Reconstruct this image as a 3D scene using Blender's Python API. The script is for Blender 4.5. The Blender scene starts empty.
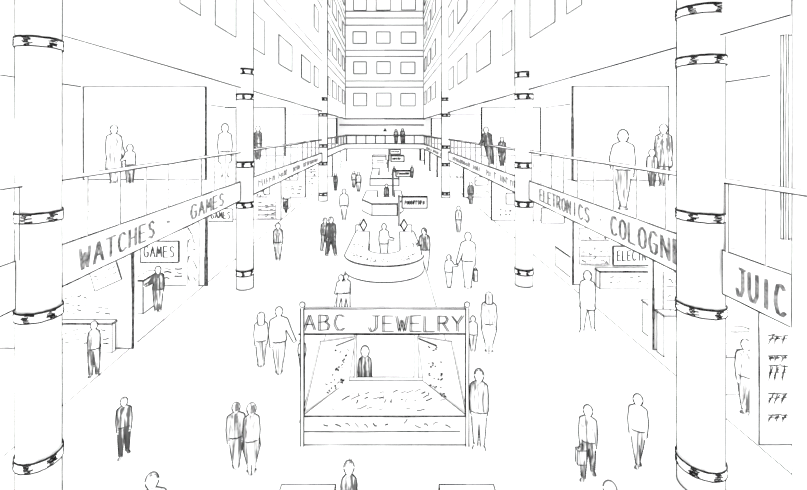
import bpy, bmesh, math, random
import numpy as np
from mathutils import Vector, Matrix
SC = bpy.context.scene
COL = SC.collection
# ---------------------------------------------------------------- camera, sky, exposure
F = 450.0; VX = 387.0; VY = 130.0; H = 6.0        # focal length in pixels, vanishing point, eye height (m)
cd = bpy.data.cameras.new('camera'); cam = bpy.data.objects.new('camera', cd); COL.objects.link(cam)
cd.sensor_width = 36; cd.lens = F / 807 * 36
cd.shift_x = (403.5 - VX) / 807; cd.shift_y = -(245 - VY) / 807
cam.location = (0, 0, H); cam.rotation_euler = (math.radians(90), 0, 0)
cd.clip_end = 1000; SC.camera = cam
w = bpy.data.worlds.new('sky'); SC.world = w; w.use_nodes = True
w.node_tree.nodes['Background'].inputs[0].default_value = (1, 1, 1, 1)
w.node_tree.nodes['Background'].inputs[1].default_value = 1.0
SC.view_settings.view_transform = 'Standard'; SC.view_settings.look = 'None'
SC.view_settings.exposure = 1.0; SC.view_settings.gamma = 1; SC.view_settings.use_curve_mapping = False
SC.cycles.max_bounces = 14; SC.cycles.diffuse_bounces = 12; SC.cycles.transparent_max_bounces = 16

# long fill lights added to brighten shops and walkways, not real fixtures
def fill_light(x, y, z, sx, sy, power):
    l = bpy.data.lights.new('ceiling_light', 'AREA'); l.shape = 'RECTANGLE'; l.size = sx; l.size_y = sy; l.energy = power
    o = bpy.data.objects.new('ceiling_light', l); o.location = (x, y, z); COL.objects.link(o); o['kind'] = 'structure'
for sx_ in (-1, 1):
    for ya_, yb_ in ((3, 12), (12.8, 17), (18, 29.5), (30.5, 39.5), (40.5, 57), (58, 84)):
        fill_light(sx_*9.3, (ya_+yb_)/2, 3.3, 3.6, (yb_-ya_)*.8, 21*(yb_-ya_))
    for ya_, yb_ in ((3, 16.8), (17.8, 32.6), (33.5, 48), (49, 61)):
        fill_light(sx_*8.8, (ya_+yb_)/2, 7.6, 3.6, (yb_-ya_)*.8, 17*(yb_-ya_))
fill_light(0, 73, 3.3, 9, 20, 700)
# ---------------------------------------------------------------- materials
def mat_plain(name, c, rough=.95):
    m = bpy.data.materials.new(name); m.use_nodes = True
    nt = m.node_tree; b = nt.nodes['Principled BSDF']
    b.inputs['Roughness'].default_value = rough; b.inputs['Specular IOR Level'].default_value = .1
    n = nt.nodes.new('ShaderNodeTexNoise'); n.inputs['Scale'].default_value = 6
    r = nt.nodes.new('ShaderNodeValToRGB')
    r.color_ramp.elements[0].color = (c*.97, c*.97, c*.97, 1); r.color_ramp.elements[1].color = (c, c, c, 1)
    nt.links.new(n.outputs[0], r.inputs[0]); nt.links.new(r.outputs[0], b.inputs['Base Color'])
    return m
def mat_pencil(name, dark, light, lo, hi, scale):
    m = bpy.data.materials.new(name); m.use_nodes = True
    nt = m.node_tree; b = nt.nodes['Principled BSDF']
    b.inputs['Roughness'].default_value = .9; b.inputs['Specular IOR Level'].default_value = .1
    tc = nt.nodes.new('ShaderNodeNewGeometry')
    n = nt.nodes.new('ShaderNodeTexNoise'); n.inputs['Scale'].default_value = scale; n.inputs['Detail'].default_value = 3
    r = nt.nodes.new('ShaderNodeValToRGB')
    r.color_ramp.elements[0].position = lo; r.color_ramp.elements[1].position = hi
    r.color_ramp.elements[0].color = (dark, dark, dark, 1); r.color_ramp.elements[1].color = (light, light, light, 1)
    nt.links.new(tc.outputs['Position'], n.inputs['Vector'])
    nt.links.new(n.outputs[0], r.inputs[0]); nt.links.new(r.outputs[0], b.inputs['Base Color'])
    return m
def mat_hatch(name, dark, cover, stroke=22):
    m = bpy.data.materials.new(name); m.use_nodes = True
    nt = m.node_tree; b = nt.nodes['Principled BSDF']
    b.inputs['Roughness'].default_value = .95; b.inputs['Specular IOR Level'].default_value = .05
    tc = nt.nodes.new('ShaderNodeNewGeometry'); mp = nt.nodes.new('ShaderNodeMapping')
    mp.inputs['Rotation'].default_value = (0, math.radians(24), 0); mp.inputs['Scale'].default_value = (stroke, stroke*.6, 1.6)
    n = nt.nodes.new('ShaderNodeTexNoise'); n.inputs['Scale'].default_value = 1; n.inputs['Detail'].default_value = 4
    r = nt.nodes.new('ShaderNodeValToRGB')
    r.color_ramp.elements[0].position = cover - .07; r.color_ramp.elements[1].position = cover + .08
    r.color_ramp.elements[0].color = (dark, dark, dark, 1); r.color_ramp.elements[1].color = (.75, .75, .75, 1)
    nt.links.new(tc.outputs['Position'], mp.inputs[0]); nt.links.new(mp.outputs[0], n.inputs['Vector'])
    nt.links.new(n.outputs[0], r.inputs[0]); nt.links.new(r.outputs[0], b.inputs['Base Color'])
    return m
PAPER = mat_plain('white_plaster', .93)
GLASS = mat_plain('pale_glazing', .92, .5)
DARK = mat_pencil('graphite_dark', .010, .04, .4, .65, 9)
MID = mat_pencil('graphite_mid', .022, .10, .4, .66, 9)
LIGHT = mat_pencil('graphite_faint', .085, .32, .38, .64, 12)
HT = {0: PAPER, 1: mat_hatch('hatching_light', .14, .45), 2: mat_hatch('hatching_medium', .10, .53), 3: mat_hatch('hatching_dark', .075, .62)}
MATS = [PAPER, DARK, MID, LIGHT, HT[1], HT[2], HT[3], GLASS]
P_, D_, M_, L_, H1, H2, H3, G_ = range(8)
rng = random.Random(7)

# ---------------------------------------------------------------- mesh builder
def Wp(px, py, Y): return Vector(((px - VX) * Y / F, Y, H - (py - VY) * Y / F))
def zpx(py, Y): return H - (py - VY) * Y / F
def xpx(px, Y): return (px - VX) * Y / F
LW = 1.3
class MB:
    def __init__(s): s.v = []; s.f = []; s.m = []
    def add(s, vs, fs, m):
        o = len(s.v); s.v += [tuple(a) for a in vs]
        for f in fs: s.f.append([i + o for i in f]); s.m.append(m)
    def raw(s, a, b, ra, rb, m, n=4):
        a = Vector(a); b = Vector(b); d = b - a
        if d.length < 1e-5: return
        d.normalize(); u = d.orthogonal().normalized(); v = d.cross(u)
        vs = []
        for p, r in ((a, ra), (b, rb)):
            for k in range(n):
                t = 2*math.pi*(k + .5)/n; vs.append(p + (u*math.cos(t) + v*math.sin(t))*r)
        fs = [[k, (k+1) % n, n + (k+1) % n, n + k] for k in range(n)]
        fs += [list(range(n))[::-1], list(range(n, 2*n))]
        s.add(vs, fs, m)
    # a drawn edge: its breadth follows the distance of the place, with a slight wobble
    def line(s, a, b, m=M_, k=.62, wob=.22):
        a = Vector(a); b = Vector(b)
        n = max(1, min(14, int((a-b).length / (.06*max(2, min(a.y, b.y))))))
        pts = []
        for i in range(n+1):
            p = a.lerp(b, i/n); q = wob * max(p.y, 2)/F if 0 < i < n else 0
            pts.append(p + Vector([rng.uniform(-q, q) for _ in range(3)]))
        for p, q in zip(pts, pts[1:]):
            kk = k * rng.uniform(.8, 1.15)
            s.raw(p, q, LW*kk*max(p.y, 2)/F, LW*kk*max(q.y, 2)/F, m)
    def poly(s, pts, m=M_, k=.55, close=False):
        pts = list(pts)
        if close: pts.append(pts[0])
        for a, b in zip(pts, pts[1:]):
            s.raw(a, b, LW*k*max(Vector(a).y, 2)/F, LW*k*max(Vector(b).y, 2)/F, m)
    def box(s, x0, x1, y0, y1, z0, z1, m=P_, lm=M_, k=.6, edges='all'):
        c = [Vector((x, y, z)) for x in (x0, x1) for y in (y0, y1) for z in (z0, z1)]
        s.add(c, [[0, 1, 3, 2], [4, 6, 7, 5], [0, 4, 5, 1], [2, 3, 7, 6], [0, 2, 6, 4], [1, 5, 7, 3]], m)
        if edges:
            E = {'x': [(0, 4), (1, 5), (2, 6), (3, 7)], 'y': [(0, 2), (1, 3), (4, 6), (5, 7)], 'z': [(0, 1), (2, 3), (4, 5), (6, 7)]}
            for a in ('xyz' if edges == 'all' else edges):
                for i, j in E[a]: s.line(c[i], c[j], lm, k)
    def prism(s, pts, z0, z1, m=P_, lm=M_, k=.55, vert=True):
        n = len(pts); vs = [Vector((x, y, z0)) for x, y in pts] + [Vector((x, y, z1)) for x, y in pts]
        s.add(vs, [[i, (i+1) % n, n+(i+1) % n, n+i] for i in range(n)] + [list(range(n))[::-1], list(range(n, 2*n))], m)
        s.poly([a + Vector((0, -.01, .02)) for a in vs[:n]], lm, k*1.15, True); s.poly(vs[n:], lm, k, True)
        if vert:
            for i in range(n): s.line(vs[i], vs[n+i], lm, k)
    def slab(s, q, t, m=P_, lm=M_, k=.55):      # a thick board on four corners
        q = [Vector(a) for a in q]; nrm = (q[1]-q[0]).cross(q[3]-q[0]).normalized() * t
        vs = q + [a + nrm for a in q]
        s.add(vs, [[0, 1, 2, 3], [7, 6, 5, 4], [0, 4, 5, 1], [1, 5, 6, 2], [2, 6, 7, 3], [3, 7, 4, 0]], m)
        s.poly(vs[:4], lm, k, True); s.poly(vs[4:], lm, k, True)
        for i in range(4): s.line(vs[i], vs[i+4], lm, k)
    def ball(s, c, r, m, n=10):
        vs = []; fs = []
        for i in range(n//2+1):
            for j in range(n):
                a = math.pi*i/(n//2); b = 2*math.pi*j/n
                vs.append(Vector(c) + Vector((math.sin(a)*math.cos(b), math.sin(a)*math.sin(b), math.cos(a)))*r)
        for i in range(n//2):
            for j in range(n): fs.append([i*n+j, (i+1)*n+j, (i+1)*n+(j+1) % n, i*n+(j+1) % n])
        s.add(vs, fs, m)
    def squiggles(s, o, u, v, rows, per, m=M_, k=.45, wob=.5, fill=.75, slope=.2):
        """rows of short strokes on the plane o + u + v"""
        for i in range(rows):
            for j in range(per):
                if rng.random() > fill: continue
                a = (j + rng.uniform(.05, .35))/per; b = a + rng.uniform(.3, .7)/per
                c = (i + .5 + rng.uniform(-.3, .3)*wob)/rows; d = c + rng.uniform(-1, 1)*slope/rows
                mid = ((a+b)/2, (c+d)/2 + rng.uniform(-.25, .25)*wob/rows)
                s.poly([o + u*a + v*c, o + u*mid[0] + v*mid[1], o + u*b + v*d], m, k*rng.uniform(.7, 1.2))
    def build(s, name, parent=None, smooth=False):
        me = bpy.data.meshes.new(name); me.from_pydata(s.v, [], s.f)
        used = sorted(set(s.m)); 
        for i in used: me.materials.append(MATS[i])
        idx = {u: i for i, u in enumerate(used)}
        me.polygons.foreach_set('material_index', [idx[i] for i in s.m])
        if smooth: me.polygons.foreach_set('use_smooth', [True]*len(me.polygons))
        me.update(); o = bpy.data.objects.new(name, me); COL.objects.link(o)
        if parent:
            o.parent = parent; o.matrix_parent_inverse = Matrix.Translation(parent.location).inverted()
        return o
def tag(o, label, cat, group=None):
    o['label'] = label; o['category'] = cat
    if group: o['group'] = group
    return o
def struct(mb, name): o = mb.build(name); o['kind'] = 'structure'; return o
def thing(name, label, cat, loc=(0, 0, 0), group=None):
    o = bpy.data.objects.new(name, None); o.location = loc; COL.objects.link(o); o.empty_display_size = .2
    return tag(o, label, cat, group)

# ---------------------------------------------------------------- drawn lettering
GL = {'A': [[(0, 0), (.5, 1), (1, 0)], [(.2, .38), (.8, .38)]],
 'B': [[(0, 0), (0, 1), (.7, .95), (.8, .75), (.6, .55), (0, .52)], [(.6, .55), (.95, .35), (.8, .05), (0, 0)]],
 'C': [[(.9, .85), (.6, 1), (.25, .95), (.05, .6), (.05, .35), (.3, .03), (.65, 0), (.95, .15)]],
 'E': [[(.9, 1), (.05, 1), (.05, 0), (.95, 0)], [(.05, .52), (.75, .52)]],
 'G': [[(.9, .85), (.6, 1), (.25, .95), (.05, .6), (.05, .35), (.3, .03), (.65, 0), (.92, .15), (.92, .45), (.55, .45)]],
 'H': [[(0.05, 0), (.05, 1)], [(.9, 0), (.9, 1)], [(.05, .5), (.9, .5)]],
 'I': [[(.5, 0), (.5, 1)]],
 'J': [[(.35, 1), (.95, 1)], [(.7, 1), (.7, .25), (.5, .02), (.2, 0), (.02, .25)]],
 'L': [[(.05, 1), (.05, 0), (.9, 0)]],
 'M': [[(0, 0), (.1, 1), (.5, .3), (.9, 1), (1, 0)]],
 'N': [[(.05, 0), (.05, 1), (.9, 0), (.9, 1)]],
 'O': [[(.5, 1), (.15, .85), (.03, .5), (.15, .12), (.5, 0), (.85, .12), (.97, .5), (.85, .85), (.5, 1)]],
 'R': [[(.05, 0), (.05, 1), (.7, .97), (.88, .77), (.7, .55), (.05, .5)], [(.45, .52), (.95, 0)]],
 'S': [[(.9, .85), (.55, 1), (.15, .88), (.2, .6), (.75, .45), (.9, .2), (.55, 0), (.08, .12)]],
 'T': [[(0, 1), (1, 1)], [(.5, 1), (.5, 0)]],
 'U': [[(.05, 1), (.05, .25), (.3, .02), (.65, .02), (.92, .25), (.92, 1)]],
 'W': [[(0, 1), (.25, 0), (.5, .75), (.75, 0), (1, 1)]],
 'Y': [[(0, 1), (.5, .5), (1, 1)], [(.5, .5), (.5, 0)]]}
def letters(mb, s, o, u, v, width, height, m=M_, k=.6, double=.14, strokes=2, gap=.28):
    """o lower left corner, u reading direction, v up"""
    n = len(s); cw = width / (n - gap if n > 1 else 1)
    u = Vector(u).normalized(); v = Vector(v).normalized()
    for i, c in enumerate(s):
        if c == '.':
            p = Vector(o) + u*(cw*(i+.4)) + v*height*.45; mb.poly([p, p + v*height*.12], m, k*1.6); continue
        for pl in GL.get(c, []):
            for q in range(strokes):
                j = [(a + q*double + rng.uniform(-.02, .02), b + rng.uniform(-.02, .02)) for a, b in pl]
                mb.poly([Vector(o) + u*(cw*(i + a*(1-gap-.02))) + v*(b*height) for a, b in j], m, k)
def letter_parts(parent, s, o, u, v, width, height, m=M_, k=.6, double=.14, strokes=2, gap=.28):
    n = len(s); cw = width / (n - gap if n > 1 else 1); u = Vector(u).normalized()
    for i, c in enumerate(s):
        mb = MB(); letters(mb, c, Vector(o) + u*cw*i, u, v, cw*(1-gap), height, m, k, double, strokes, 0)
        mb.build('letter', parent)
def scrawl(mb, n, o, u, v, width, height, m=M_, k=.5):
    """illegible upright strokes"""
    u = Vector(u).normalized(); v = Vector(v).normalized(); cw = width/n
    for i in range(n):
        if rng.random() < .12: continue
        a = Vector(o) + u*cw*(i + rng.uniform(.1, .3)); h = height*rng.uniform(.7, 1)
        t = rng.random()
        mb.poly([a, a + v*h + u*cw*rng.uniform(-.1, .25)], m, k)
        if t < .5: mb.poly([a + v*h*.9, a + u*cw*.5 + v*h*rng.uniform(.3, .9)], m, k)
        if t > .3: mb.poly([a + u*cw*.55 + v*h*.1, a + u*cw*.6 + v*h*.9], m, k)

# ================================================================ STRUCTURE
XL, XR = -5.47, 5.40; XLF, XRF = -5.85, 5.12           # fascia and facade planes, near and far bays
XW = 7.05; XO = 11.7                                    # line of the shop fronts, outer walls
YB = .1395 * F                                          # plane of the end wall
ZT, ZB = H - .355*5.44, H - .485*5.44                   # balcony slab top and bottom
mb = MB(); mb.box(-XO-.3, XO+.3, 1, 150, -.3, 0, edges=None)
for sx in (-1, 1):
    ends = [(5.0, 26.5), (27.0, 42)] if sx < 0 else [(6.9, 24.5), (25, 45)]
    for a, b in ends: mb.line((sx*XW, a, .006), (sx*XW, b, .006), M_, .5)
for a, b, c in ((-1.8, 9.2, 30), (-1.8, 5, 7.4), (1.68, 11, 26), (1.85, 5.5, 7.2)): mb.line((a, b, .004), (a*.98, c, .004), L_, .4)
struct(mb, 'floor')
colY = {'L': [.01552*F, .0380*F, .0844*F], 'R': [.0169*F, .0387*F, .0885*F]}
for sx, side, X0, X1, cy in ((-1, 'left', XL, XLF, colY['L']), (1, 'right', XR, XRF, colY['R'])):
    # balcony slab with its fascia, bay by bay
    bays = [(2.5, cy[0]-.36), (cy[0]+.36, cy[1]-.36), (cy[1]+.36, cy[2]-.36), (cy[2]+.4, YB)]
    if side == 'right': bays[0] = (6.02, cy[0]-.36)
    for i, (a, b) in enumerate(bays):
        X = X1 if i == 3 else X0
        mb = MB(); mb.box(min(X, sx*(abs(X)+.3)), max(X, sx*(abs(X)+.3)), a, b, ZB, ZT, edges=None)
        for z in (ZB, ZT): mb.line((X, a, z), (X, b, z), M_ if i else D_, .68)
        if i < 3: mb.line((X, b, ZB), (X, b, ZT), M_, .6)
        if i == 3 or i: pass
        struct(mb, 'trim_fascia_' + side)
    mb = MB()
    for Xe, ya, yb in ((X0, 2.5, cy[2]), (X1, cy[2], YB)):
        a, b = sorted((sx*(abs(Xe)+.3), sx*XO)); mb.box(a, b, ya, yb, ZB, ZT, edges=None)
    mb.line((sx*XW, 3, ZT), (sx*XW, YB, ZT), M_, .42)
    struct(mb, 'floor_upper_' + side)
    # upper ceiling and outer wall
    mb = MB(); a, b = sorted((sx*5.8, sx*XO)); mb.box(a, b, 2.5, 90, H+1.68, H+1.9, edges=None)
    struct(mb, 'ceiling_' + side)
    mb = MB(); a, b = sorted((sx*XO, sx*(XO+.3))); mb.box(a, b, 1, 90, 0, H+1.9, edges=None)
    mb.line((sx*(XO-.02), 3, H+1.66), (sx*(XO-.02), .0381*F, H+1.66), D_, .6)
    for q_, w_ in ((.0735, 19), (.108, 34.5)): mb.line((sx*(XO-.02), w_, H+1.66), (sx*(XO-.02), q_*F, H+1.66), M_, .45)
    struct(mb, 'wall_' + side)
    # tall facade over the balcony
    lo = H + (1.59 if sx < 0 else 1.54)
    for (Xa, ya, yb) in ((X0, cy[0]+.1 if sx < 0 else 6.02, cy[2]), (X1, cy[2], YB + .3)):
        mb = MB(); a, b = sorted((Xa, Xa+sx*.35)); mb.box(a, b, ya, yb, lo, 27, edges=None)
        mb.line((Xa, ya, lo), (Xa, yb, lo), M_ if sx < 0 else D_, .6)
        if Xa == X1 : mb.line((Xa, YB-.02, lo), (Xa, YB-.02, 27), M_, .55)
        zs = (5.75, 6.35) if (sx < 0 and Xa == X0) else (6.3, 7.1)
        for r in range(4):
            za, zb = H+zs[0]+4.48*r, H+zs[1]+4.48*r
            if zb > 27: break
            y0 = max(ya, (17.8 if Xa == X0 else ya))
            p, q = sorted((Xa-sx*.025, Xa)); mb.box(p, q, y0, yb, za, zb, edges=None)
            for z in (za, zb): mb.line((Xa-sx*.03, y0, z), (Xa-sx*.03, yb, z), M_, .34)
        struct(mb, 'wall_facade_' + side)
# end building: facade, balcony, back hall
mb = MB(); mb.box(XLF-.3, XRF+.3, YB, YB+.4, H+1.56, 27, edges=None)
mb.line((XLF, YB, H+1.56), (XRF, YB, H+1.56), M_, .6)
for y in (81, 87.2, 50.4, 56.5, 18, 25.2, 11.2):
    z = zpx(y, YB); mb.line((XLF, YB-.03, z), (XRF, YB-.03, z), M_, .36)
struct(mb, 'wall_back')
mb = MB(); mb.box(-XO, XO, YB, 90, ZB, ZT, edges=None)
for z in (ZB, ZT): mb.line((XLF, YB, z), (XRF, YB, z), M_, .55)
struct(mb, 'floor_upper_back')
mb = MB(); mb.box(-XO, XO, 72, 72.4, ZT, H+1.68, edges=None)
mb.line((-7.6, 71.95, 6.8), (5.9, 71.95, 6.8), M_, .5)
struct(mb, 'wall_back_upper')
# dividing walls of the shops: (level, side, Y/F, reach, stroke)
def divider(side, lv, t, xin, heavy=.8, xo=XO, base=True, m=D_, th=.22):
    sx = -1 if side == 'left' else 1; Y = t*F
    z0, z1 = (0, ZB) if lv == 0 else (ZT, H+1.68)
    a, b = sorted((sx*xin, sx*xo)); mb = MB(); mb.box(a, b, Y, Y+th, z0, z1, edges=None)
    X = sx*xin
    mb.line((X, Y, z0), (X, Y, z1), m, heavy)
    if heavy > 1: mb.line((X-sx*.01*Y*.12, Y, z0), (X-sx*.01*Y*.12, Y, z1), M_, .6)
    mb.line((a, Y-.01, z0+.01), (b, Y-.01, z0+.01), m if base else M_, .6)
    if lv: 
        mb.line((a, Y-.01, z1), (b, Y-.01, z1), D_ if t < .06 else M_, .7)
        if t > .03: mb.line((sx*(xo-.02), Y-.01, z0), (sx*(xo-.02), Y-.01, z1), M_, .6)
    return struct(mb, 'wall_' + side)
divider('left', 0, .02746, 6.98, 1.4, m=M_); divider('left', 0, .0385, 6.96, 1.5, m=M_)
for t, x in ((.067, 7.1), (.0889, 7.25), (.128, 7.0), (.158, 7.3), (.19, 7.7)): divider('left', 0, t, x, .7, m=M_)
divider('right', 0, .01905, 7.09, .8, 7.72, m=M_); divider('right', 0, .0273, 7.27, 1.0, m=M_); divider('right', 0, .0387, 7.2, 1.0, m=M_)
for t, x in ((.0663, 6.93), (.0889, 6.8), (.1265, 6.35), (.145, 6.2), (.17, 6.4), (.195, 6.5)): divider('right', 0, t, x, .8)
divider('left', 1, .0385, 6.98, 1.1, m=M_); divider('left', 1, .0737, 7.5, .8, 12.4, m=M_); divider('left', 1, .108, 7.0, .7)
divider('left', 1, .137, 6.9, .7)
divider('right', 1, .0381, 7.07, 1.2, 10.75, m=M_); divider('right', 1, .0735, 6.95, .8, 11.3); divider('right', 1, .108, 6.75, .7, 10.2)
divider('right', 1, .137, 6.1, .6)
o_ = divider('right', 1, .01765, 6.95, .55, m=M_)
mb = MB(); mb.box(7.0, 7.04, .01765*F-.05, .01765*F, ZT, H+1.68, edges='z', k=.45); mb.build('trim', o_)
# doorway jambs seen behind the left figure on the upper floor, and the near square pier on the right
mb = MB(); mb.box(5.40, 6.3, 5.2, 6.0, 0, 27, edges=None); mb.line((5.40, 6.0, 0), (5.40, 6.0, 27), M_, .5)
struct(mb, 'wall_right_pier')
# ---------------------------------------------------------------- windows
wn = [0]
def window(side, X, y0, y1, z0, z1):
    wn[0] += 1; sx = -1 if side == 'left' else 1
    mb = MB(); t = .05; a, b = sorted((X - sx*.04, X + sx*.02))
    for (ya, yb, za, zb) in ((y0, y1, z0, z0+t), (y0, y1, z1-t, z1), (y0, y0+t, z0+t, z1-t), (y1-t, y1, z0+t, z1-t)):
        mb.box(a, b, ya, yb, za, zb, edges=None)
    Xs = X - sx*.045
    c = [Vector((Xs, y0, z0)), Vector((Xs, y1, z0)), Vector((Xs, y1, z1)), Vector((Xs, y0, z1))]
    for i in range(4): mb.line(c[i], c[(i+1) % 4], M_, .5 if y1 < 35 else .36)
    o = mb.build('window_%d' % wn[0]); o['kind'] = 'structure'
    p = MB(); a, b = sorted((X - sx*.012, X + sx*.01)); p.box(a, b, y0+t, y1-t, z0+t, z1-t, m=G_, edges=None); p.build('pane', o)
for a, b in ((.0262, .0291), (.0316, .0359), (.0400, .0443), (.0502, .057), (.0635, .0706), (.0745, .079)):
    window('left', XL, a*F, b*F, H+3.33, H+4.8)
window('left', XL, .0745*F, .079*F, H+7.7, H+9.4)
for a, b in ((.0275, .0298), (.0319, .0374), (.0429, .0465), (.0517, .0598), (.067, .0755), (.0806, .0865)):
    window('right', XR, a*F, b*F, H+3.45, H+5.15)
for a, b in ((.067, .0755), (.0806, .0865)): window('right', XR, a*F, b*F, H+8.0, H+9.7)
for r in range(4):
    for a, b in ((.0985, .102), (.106, .1147), (.119, .126), (.1305, .136)):
        window('left', XLF, a*F, b*F, H+3.5+4.48*r, H+5.3+4.48*r)
    for a, b in ((.1045, .1125), (.1165, .124), (.1295, .1355)):
        window('right', XRF, a*F, b*F, H+3.4+4.48*r, H+5.1+4.48*r)
for (ya, yb) in ((93.2, 105.6), (62, 73.8), (32.2, 43.4), (-4, 10.2)):
    for (xa, xb) in ((353.3, 366.6), (376.5, 390.5), (401.2, 415.3)):
        wn[0] += 1; j = lambda: rng.uniform(-.5, .5)
        x0, x1, z0, z1 = xpx(xa+j(), YB), xpx(xb+j(), YB), zpx(yb+j(), YB), zpx(ya+j(), YB)
        mb = MB(); t = .1
        for q in ((x0, x1, z0, z0+t), (x0, x1, z1-t, z1), (x0, x0+t, z0+t, z1-t), (x1-t, x1, z0+t, z1-t)):
            mb.box(q[0], q[1], YB-.05, YB+.02, q[2], q[3], edges=None)
        c = [Vector((x, YB-.06, z)) for x, z in ((x0, z0), (x1, z0), (x1, z1), (x0, z1))]
        for i in range(4): mb.line(c[i], c[(i+1) % 4], M_, .36)
        o = mb.build('window_%d' % wn[0]); o['kind'] = 'structure'
        p = MB(); p.box(x0+t, x1-t, YB-.015, YB+.01, z0+t, z1-t, m=G_, edges=None); p.build('pane', o)

# ================================================================ COLUMNS
def column(X, Y, rings, label, r=.3):
    t = thing('column', label, 'column', (X, Y, 0))
    N = 40; mb = MB(); z1 = 26.9
    vs = []; 
    for z in (0, z1):
        for k in range(N): vs.append((X + r*math.cos(2*math.pi*k/N), Y + r*math.sin(2*math.pi*k/N), z))
    mb.add(vs, [[k, (k+1) % N, N+(k+1) % N, N+k] for k in range(N)] + [list(range(N))[::-1], list(range(N, 2*N))], P_)
    o = mb.build('shaft', t, True)
    for p in list(o.data.polygons)[-2:]: p.use_smooth = False
    # added outline strokes where the camera sees the shaft's silhouette, and round its foot
    mb = MB(); d = math.hypot(X, Y); base = math.atan2(-Y, -X); al = math.acos(r/d)
    for s in (-1, 1):
        a = base + s*(al-.05); q = Vector((X + (r+.004)*math.cos(a), Y + (r+.004)*math.sin(a), 0))
        zz = 0
        while zz < z1:
            ze = min(z1, zz + rng.uniform(1.5, 4)); kk = .55*rng.uniform(.8, 1.2)
            mb.line(q + Vector((0, 0, zz)), q + Vector((0, 0, ze)), D_, kk*1.15, .1); zz = ze
    pts = [Vector((X + (r+.004)*math.cos(2*math.pi*k/N), Y + (r+.004)*math.sin(2*math.pi*k/N), .012)) for k in range(N)]
    mb.poly(pts, M_, .55, True); mb.build('joint', t)
    for zc in rings:
        mb = MB(); hh = .075 if Y < 10 else .10; R = r + .022
        vs = []
        for z in (zc-hh, zc+hh):
            for k in range(N): vs.append((X + R*math.cos(2*math.pi*k/N), Y + R*math.sin(2*math.pi*k/N), z))
        mb.add(vs, [[k, (k+1) % N, N+(k+1) % N, N+k] for k in range(N)] + [list(range(N))[::-1], list(range(N, 2*N))], P_)
        for z in (zc-hh, zc+hh, zc+hh*.8):
            mb.poly([Vector((X + (R+.003)*math.cos(2*math.pi*k/N), Y + (R+.003)*math.sin(2*math.pi*k/N), z + rng.uniform(-.004, .004))) for k in range(N)], D_, .55, True)
        # dark pencil blotches worked into the band
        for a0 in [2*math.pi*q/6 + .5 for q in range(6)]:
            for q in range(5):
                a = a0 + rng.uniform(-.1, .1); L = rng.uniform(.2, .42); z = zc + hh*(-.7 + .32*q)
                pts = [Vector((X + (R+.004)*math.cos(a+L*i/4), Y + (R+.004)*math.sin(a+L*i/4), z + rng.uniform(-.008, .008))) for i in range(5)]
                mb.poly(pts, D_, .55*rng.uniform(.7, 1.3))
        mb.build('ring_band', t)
    return t
for k, (Y, X, rg) in enumerate(zip(colY['L'], (-5.40, -5.40, -5.40), ([7.33, 4.68, 3.19, .96], [8.2, 7.25, 4.7, 3.18, .62], [8.6, 7.27, 4.66, 3.17, .6]))):
    column(X, Y, rg, ['white round column nearest on the watches and games side, wide shaft with dark ring bands',
        'white round column between the games fascia and the jewelry fascia, mid distance', 'thin distant white column in front of the far left balcony'][k], (.285, .30, .34)[k])
for k, (Y, X, rg) in enumerate(zip(colY['R'], (5.30, 5.30, 5.2), ([7.98, 7.15, 4.57, 3.02, .40], [8.12, 7.28, 4.65, 3.16, .56], [8.7, 7.3, 4.5, 2.95, .4]))):
    column(X, Y, rg, ['white round column nearest on the cologne and juice side, between those two words',
        'white round column beside the start of the electronics word, mid distance', 'thin distant white column in front of the far right balcony'][k], (.335, .32, .34)[k])

# ================================================================ FASCIA LETTERING
def board(text, side, ya, yb, z0, hgt, label, k=.6, strokes=2, n=None, X=None):
    """raised letters on a fascia, one thing per word"""
    sx = -1 if side == 'left' else 1; X = (XL if sx < 0 else XR) if X is None else X
    o = Vector((X - sx*.012, ya, z0)); u = Vector((0, 1 if yb > ya else -1, 0))
    if text:
        t = thing('fascia_lettering', label, 'lettering', o)
        letter_parts(t, text, o, u, (0, 0, 1), abs(yb-ya), hgt, L_, k*.92, .09, 3); return t
    mb = MB(); scrawl(mb, n, o, u, (0, 0, 1), abs(yb-ya), hgt, L_, k)
    o = mb.build('fascia_lettering'); o['kind'] = 'stuff'; return tag(o, label, 'lettering')
board('WATCHES', 'left', 7.98, 10.55, 3.50, .38, 'word WATCHES in sketchy grey capitals on the balcony fascia')
board('.', 'left', 11.1, 11.5, 3.52, .38, 'small dot between the words WATCHES and GAMES on the fascia', 1.2)
board('GAMES', 'left', 12.5, 15.0, 3.50, .40, 'word GAMES in grey capitals on the balcony fascia above the shops')
board(None, 'left', 19.0, 28.3, 3.55, .36, 'illegible pencilled lettering on the second fascia of the watches side', n=16)
board(None, 'left', 29.3, 35.5, 3.55, .34, 'fainter illegible lettering at the far end of the same second fascia', n=10)
board('ELETRONICS', 'right', 15.9, 12.0, 3.52, .40, 'word ELETRONICS in grey capitals on the fascia')
board('.', 'right', 11.45, 11.1, 3.55, .36, 'small dot between the words ELETRONICS and COLOGNE')
board('COLOGNE', 'right', 10.85, 8.2, 3.50, .44, 'word COLOGNE in large grey capitals on the fascia', .7)
board('JUIC', 'right', 6.95, 6.1, 3.46, .42, 'letters JUIC on the nearest fascia beside the pier', .9)
board(None, 'right', 24.5, 18.6, 3.55, .36, 'illegible pencilled lettering beside the mid column on the second right fascia', n=10)
board(None, 'right', 36.8, 26, 3.55, .34, 'small illegible lettering at the far end of the second right fascia', n=14)
board(None, 'right', 58, 42, 3.55, .32, 'tiny lettering on the furthest right fascia', n=14, X=XRF)

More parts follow.
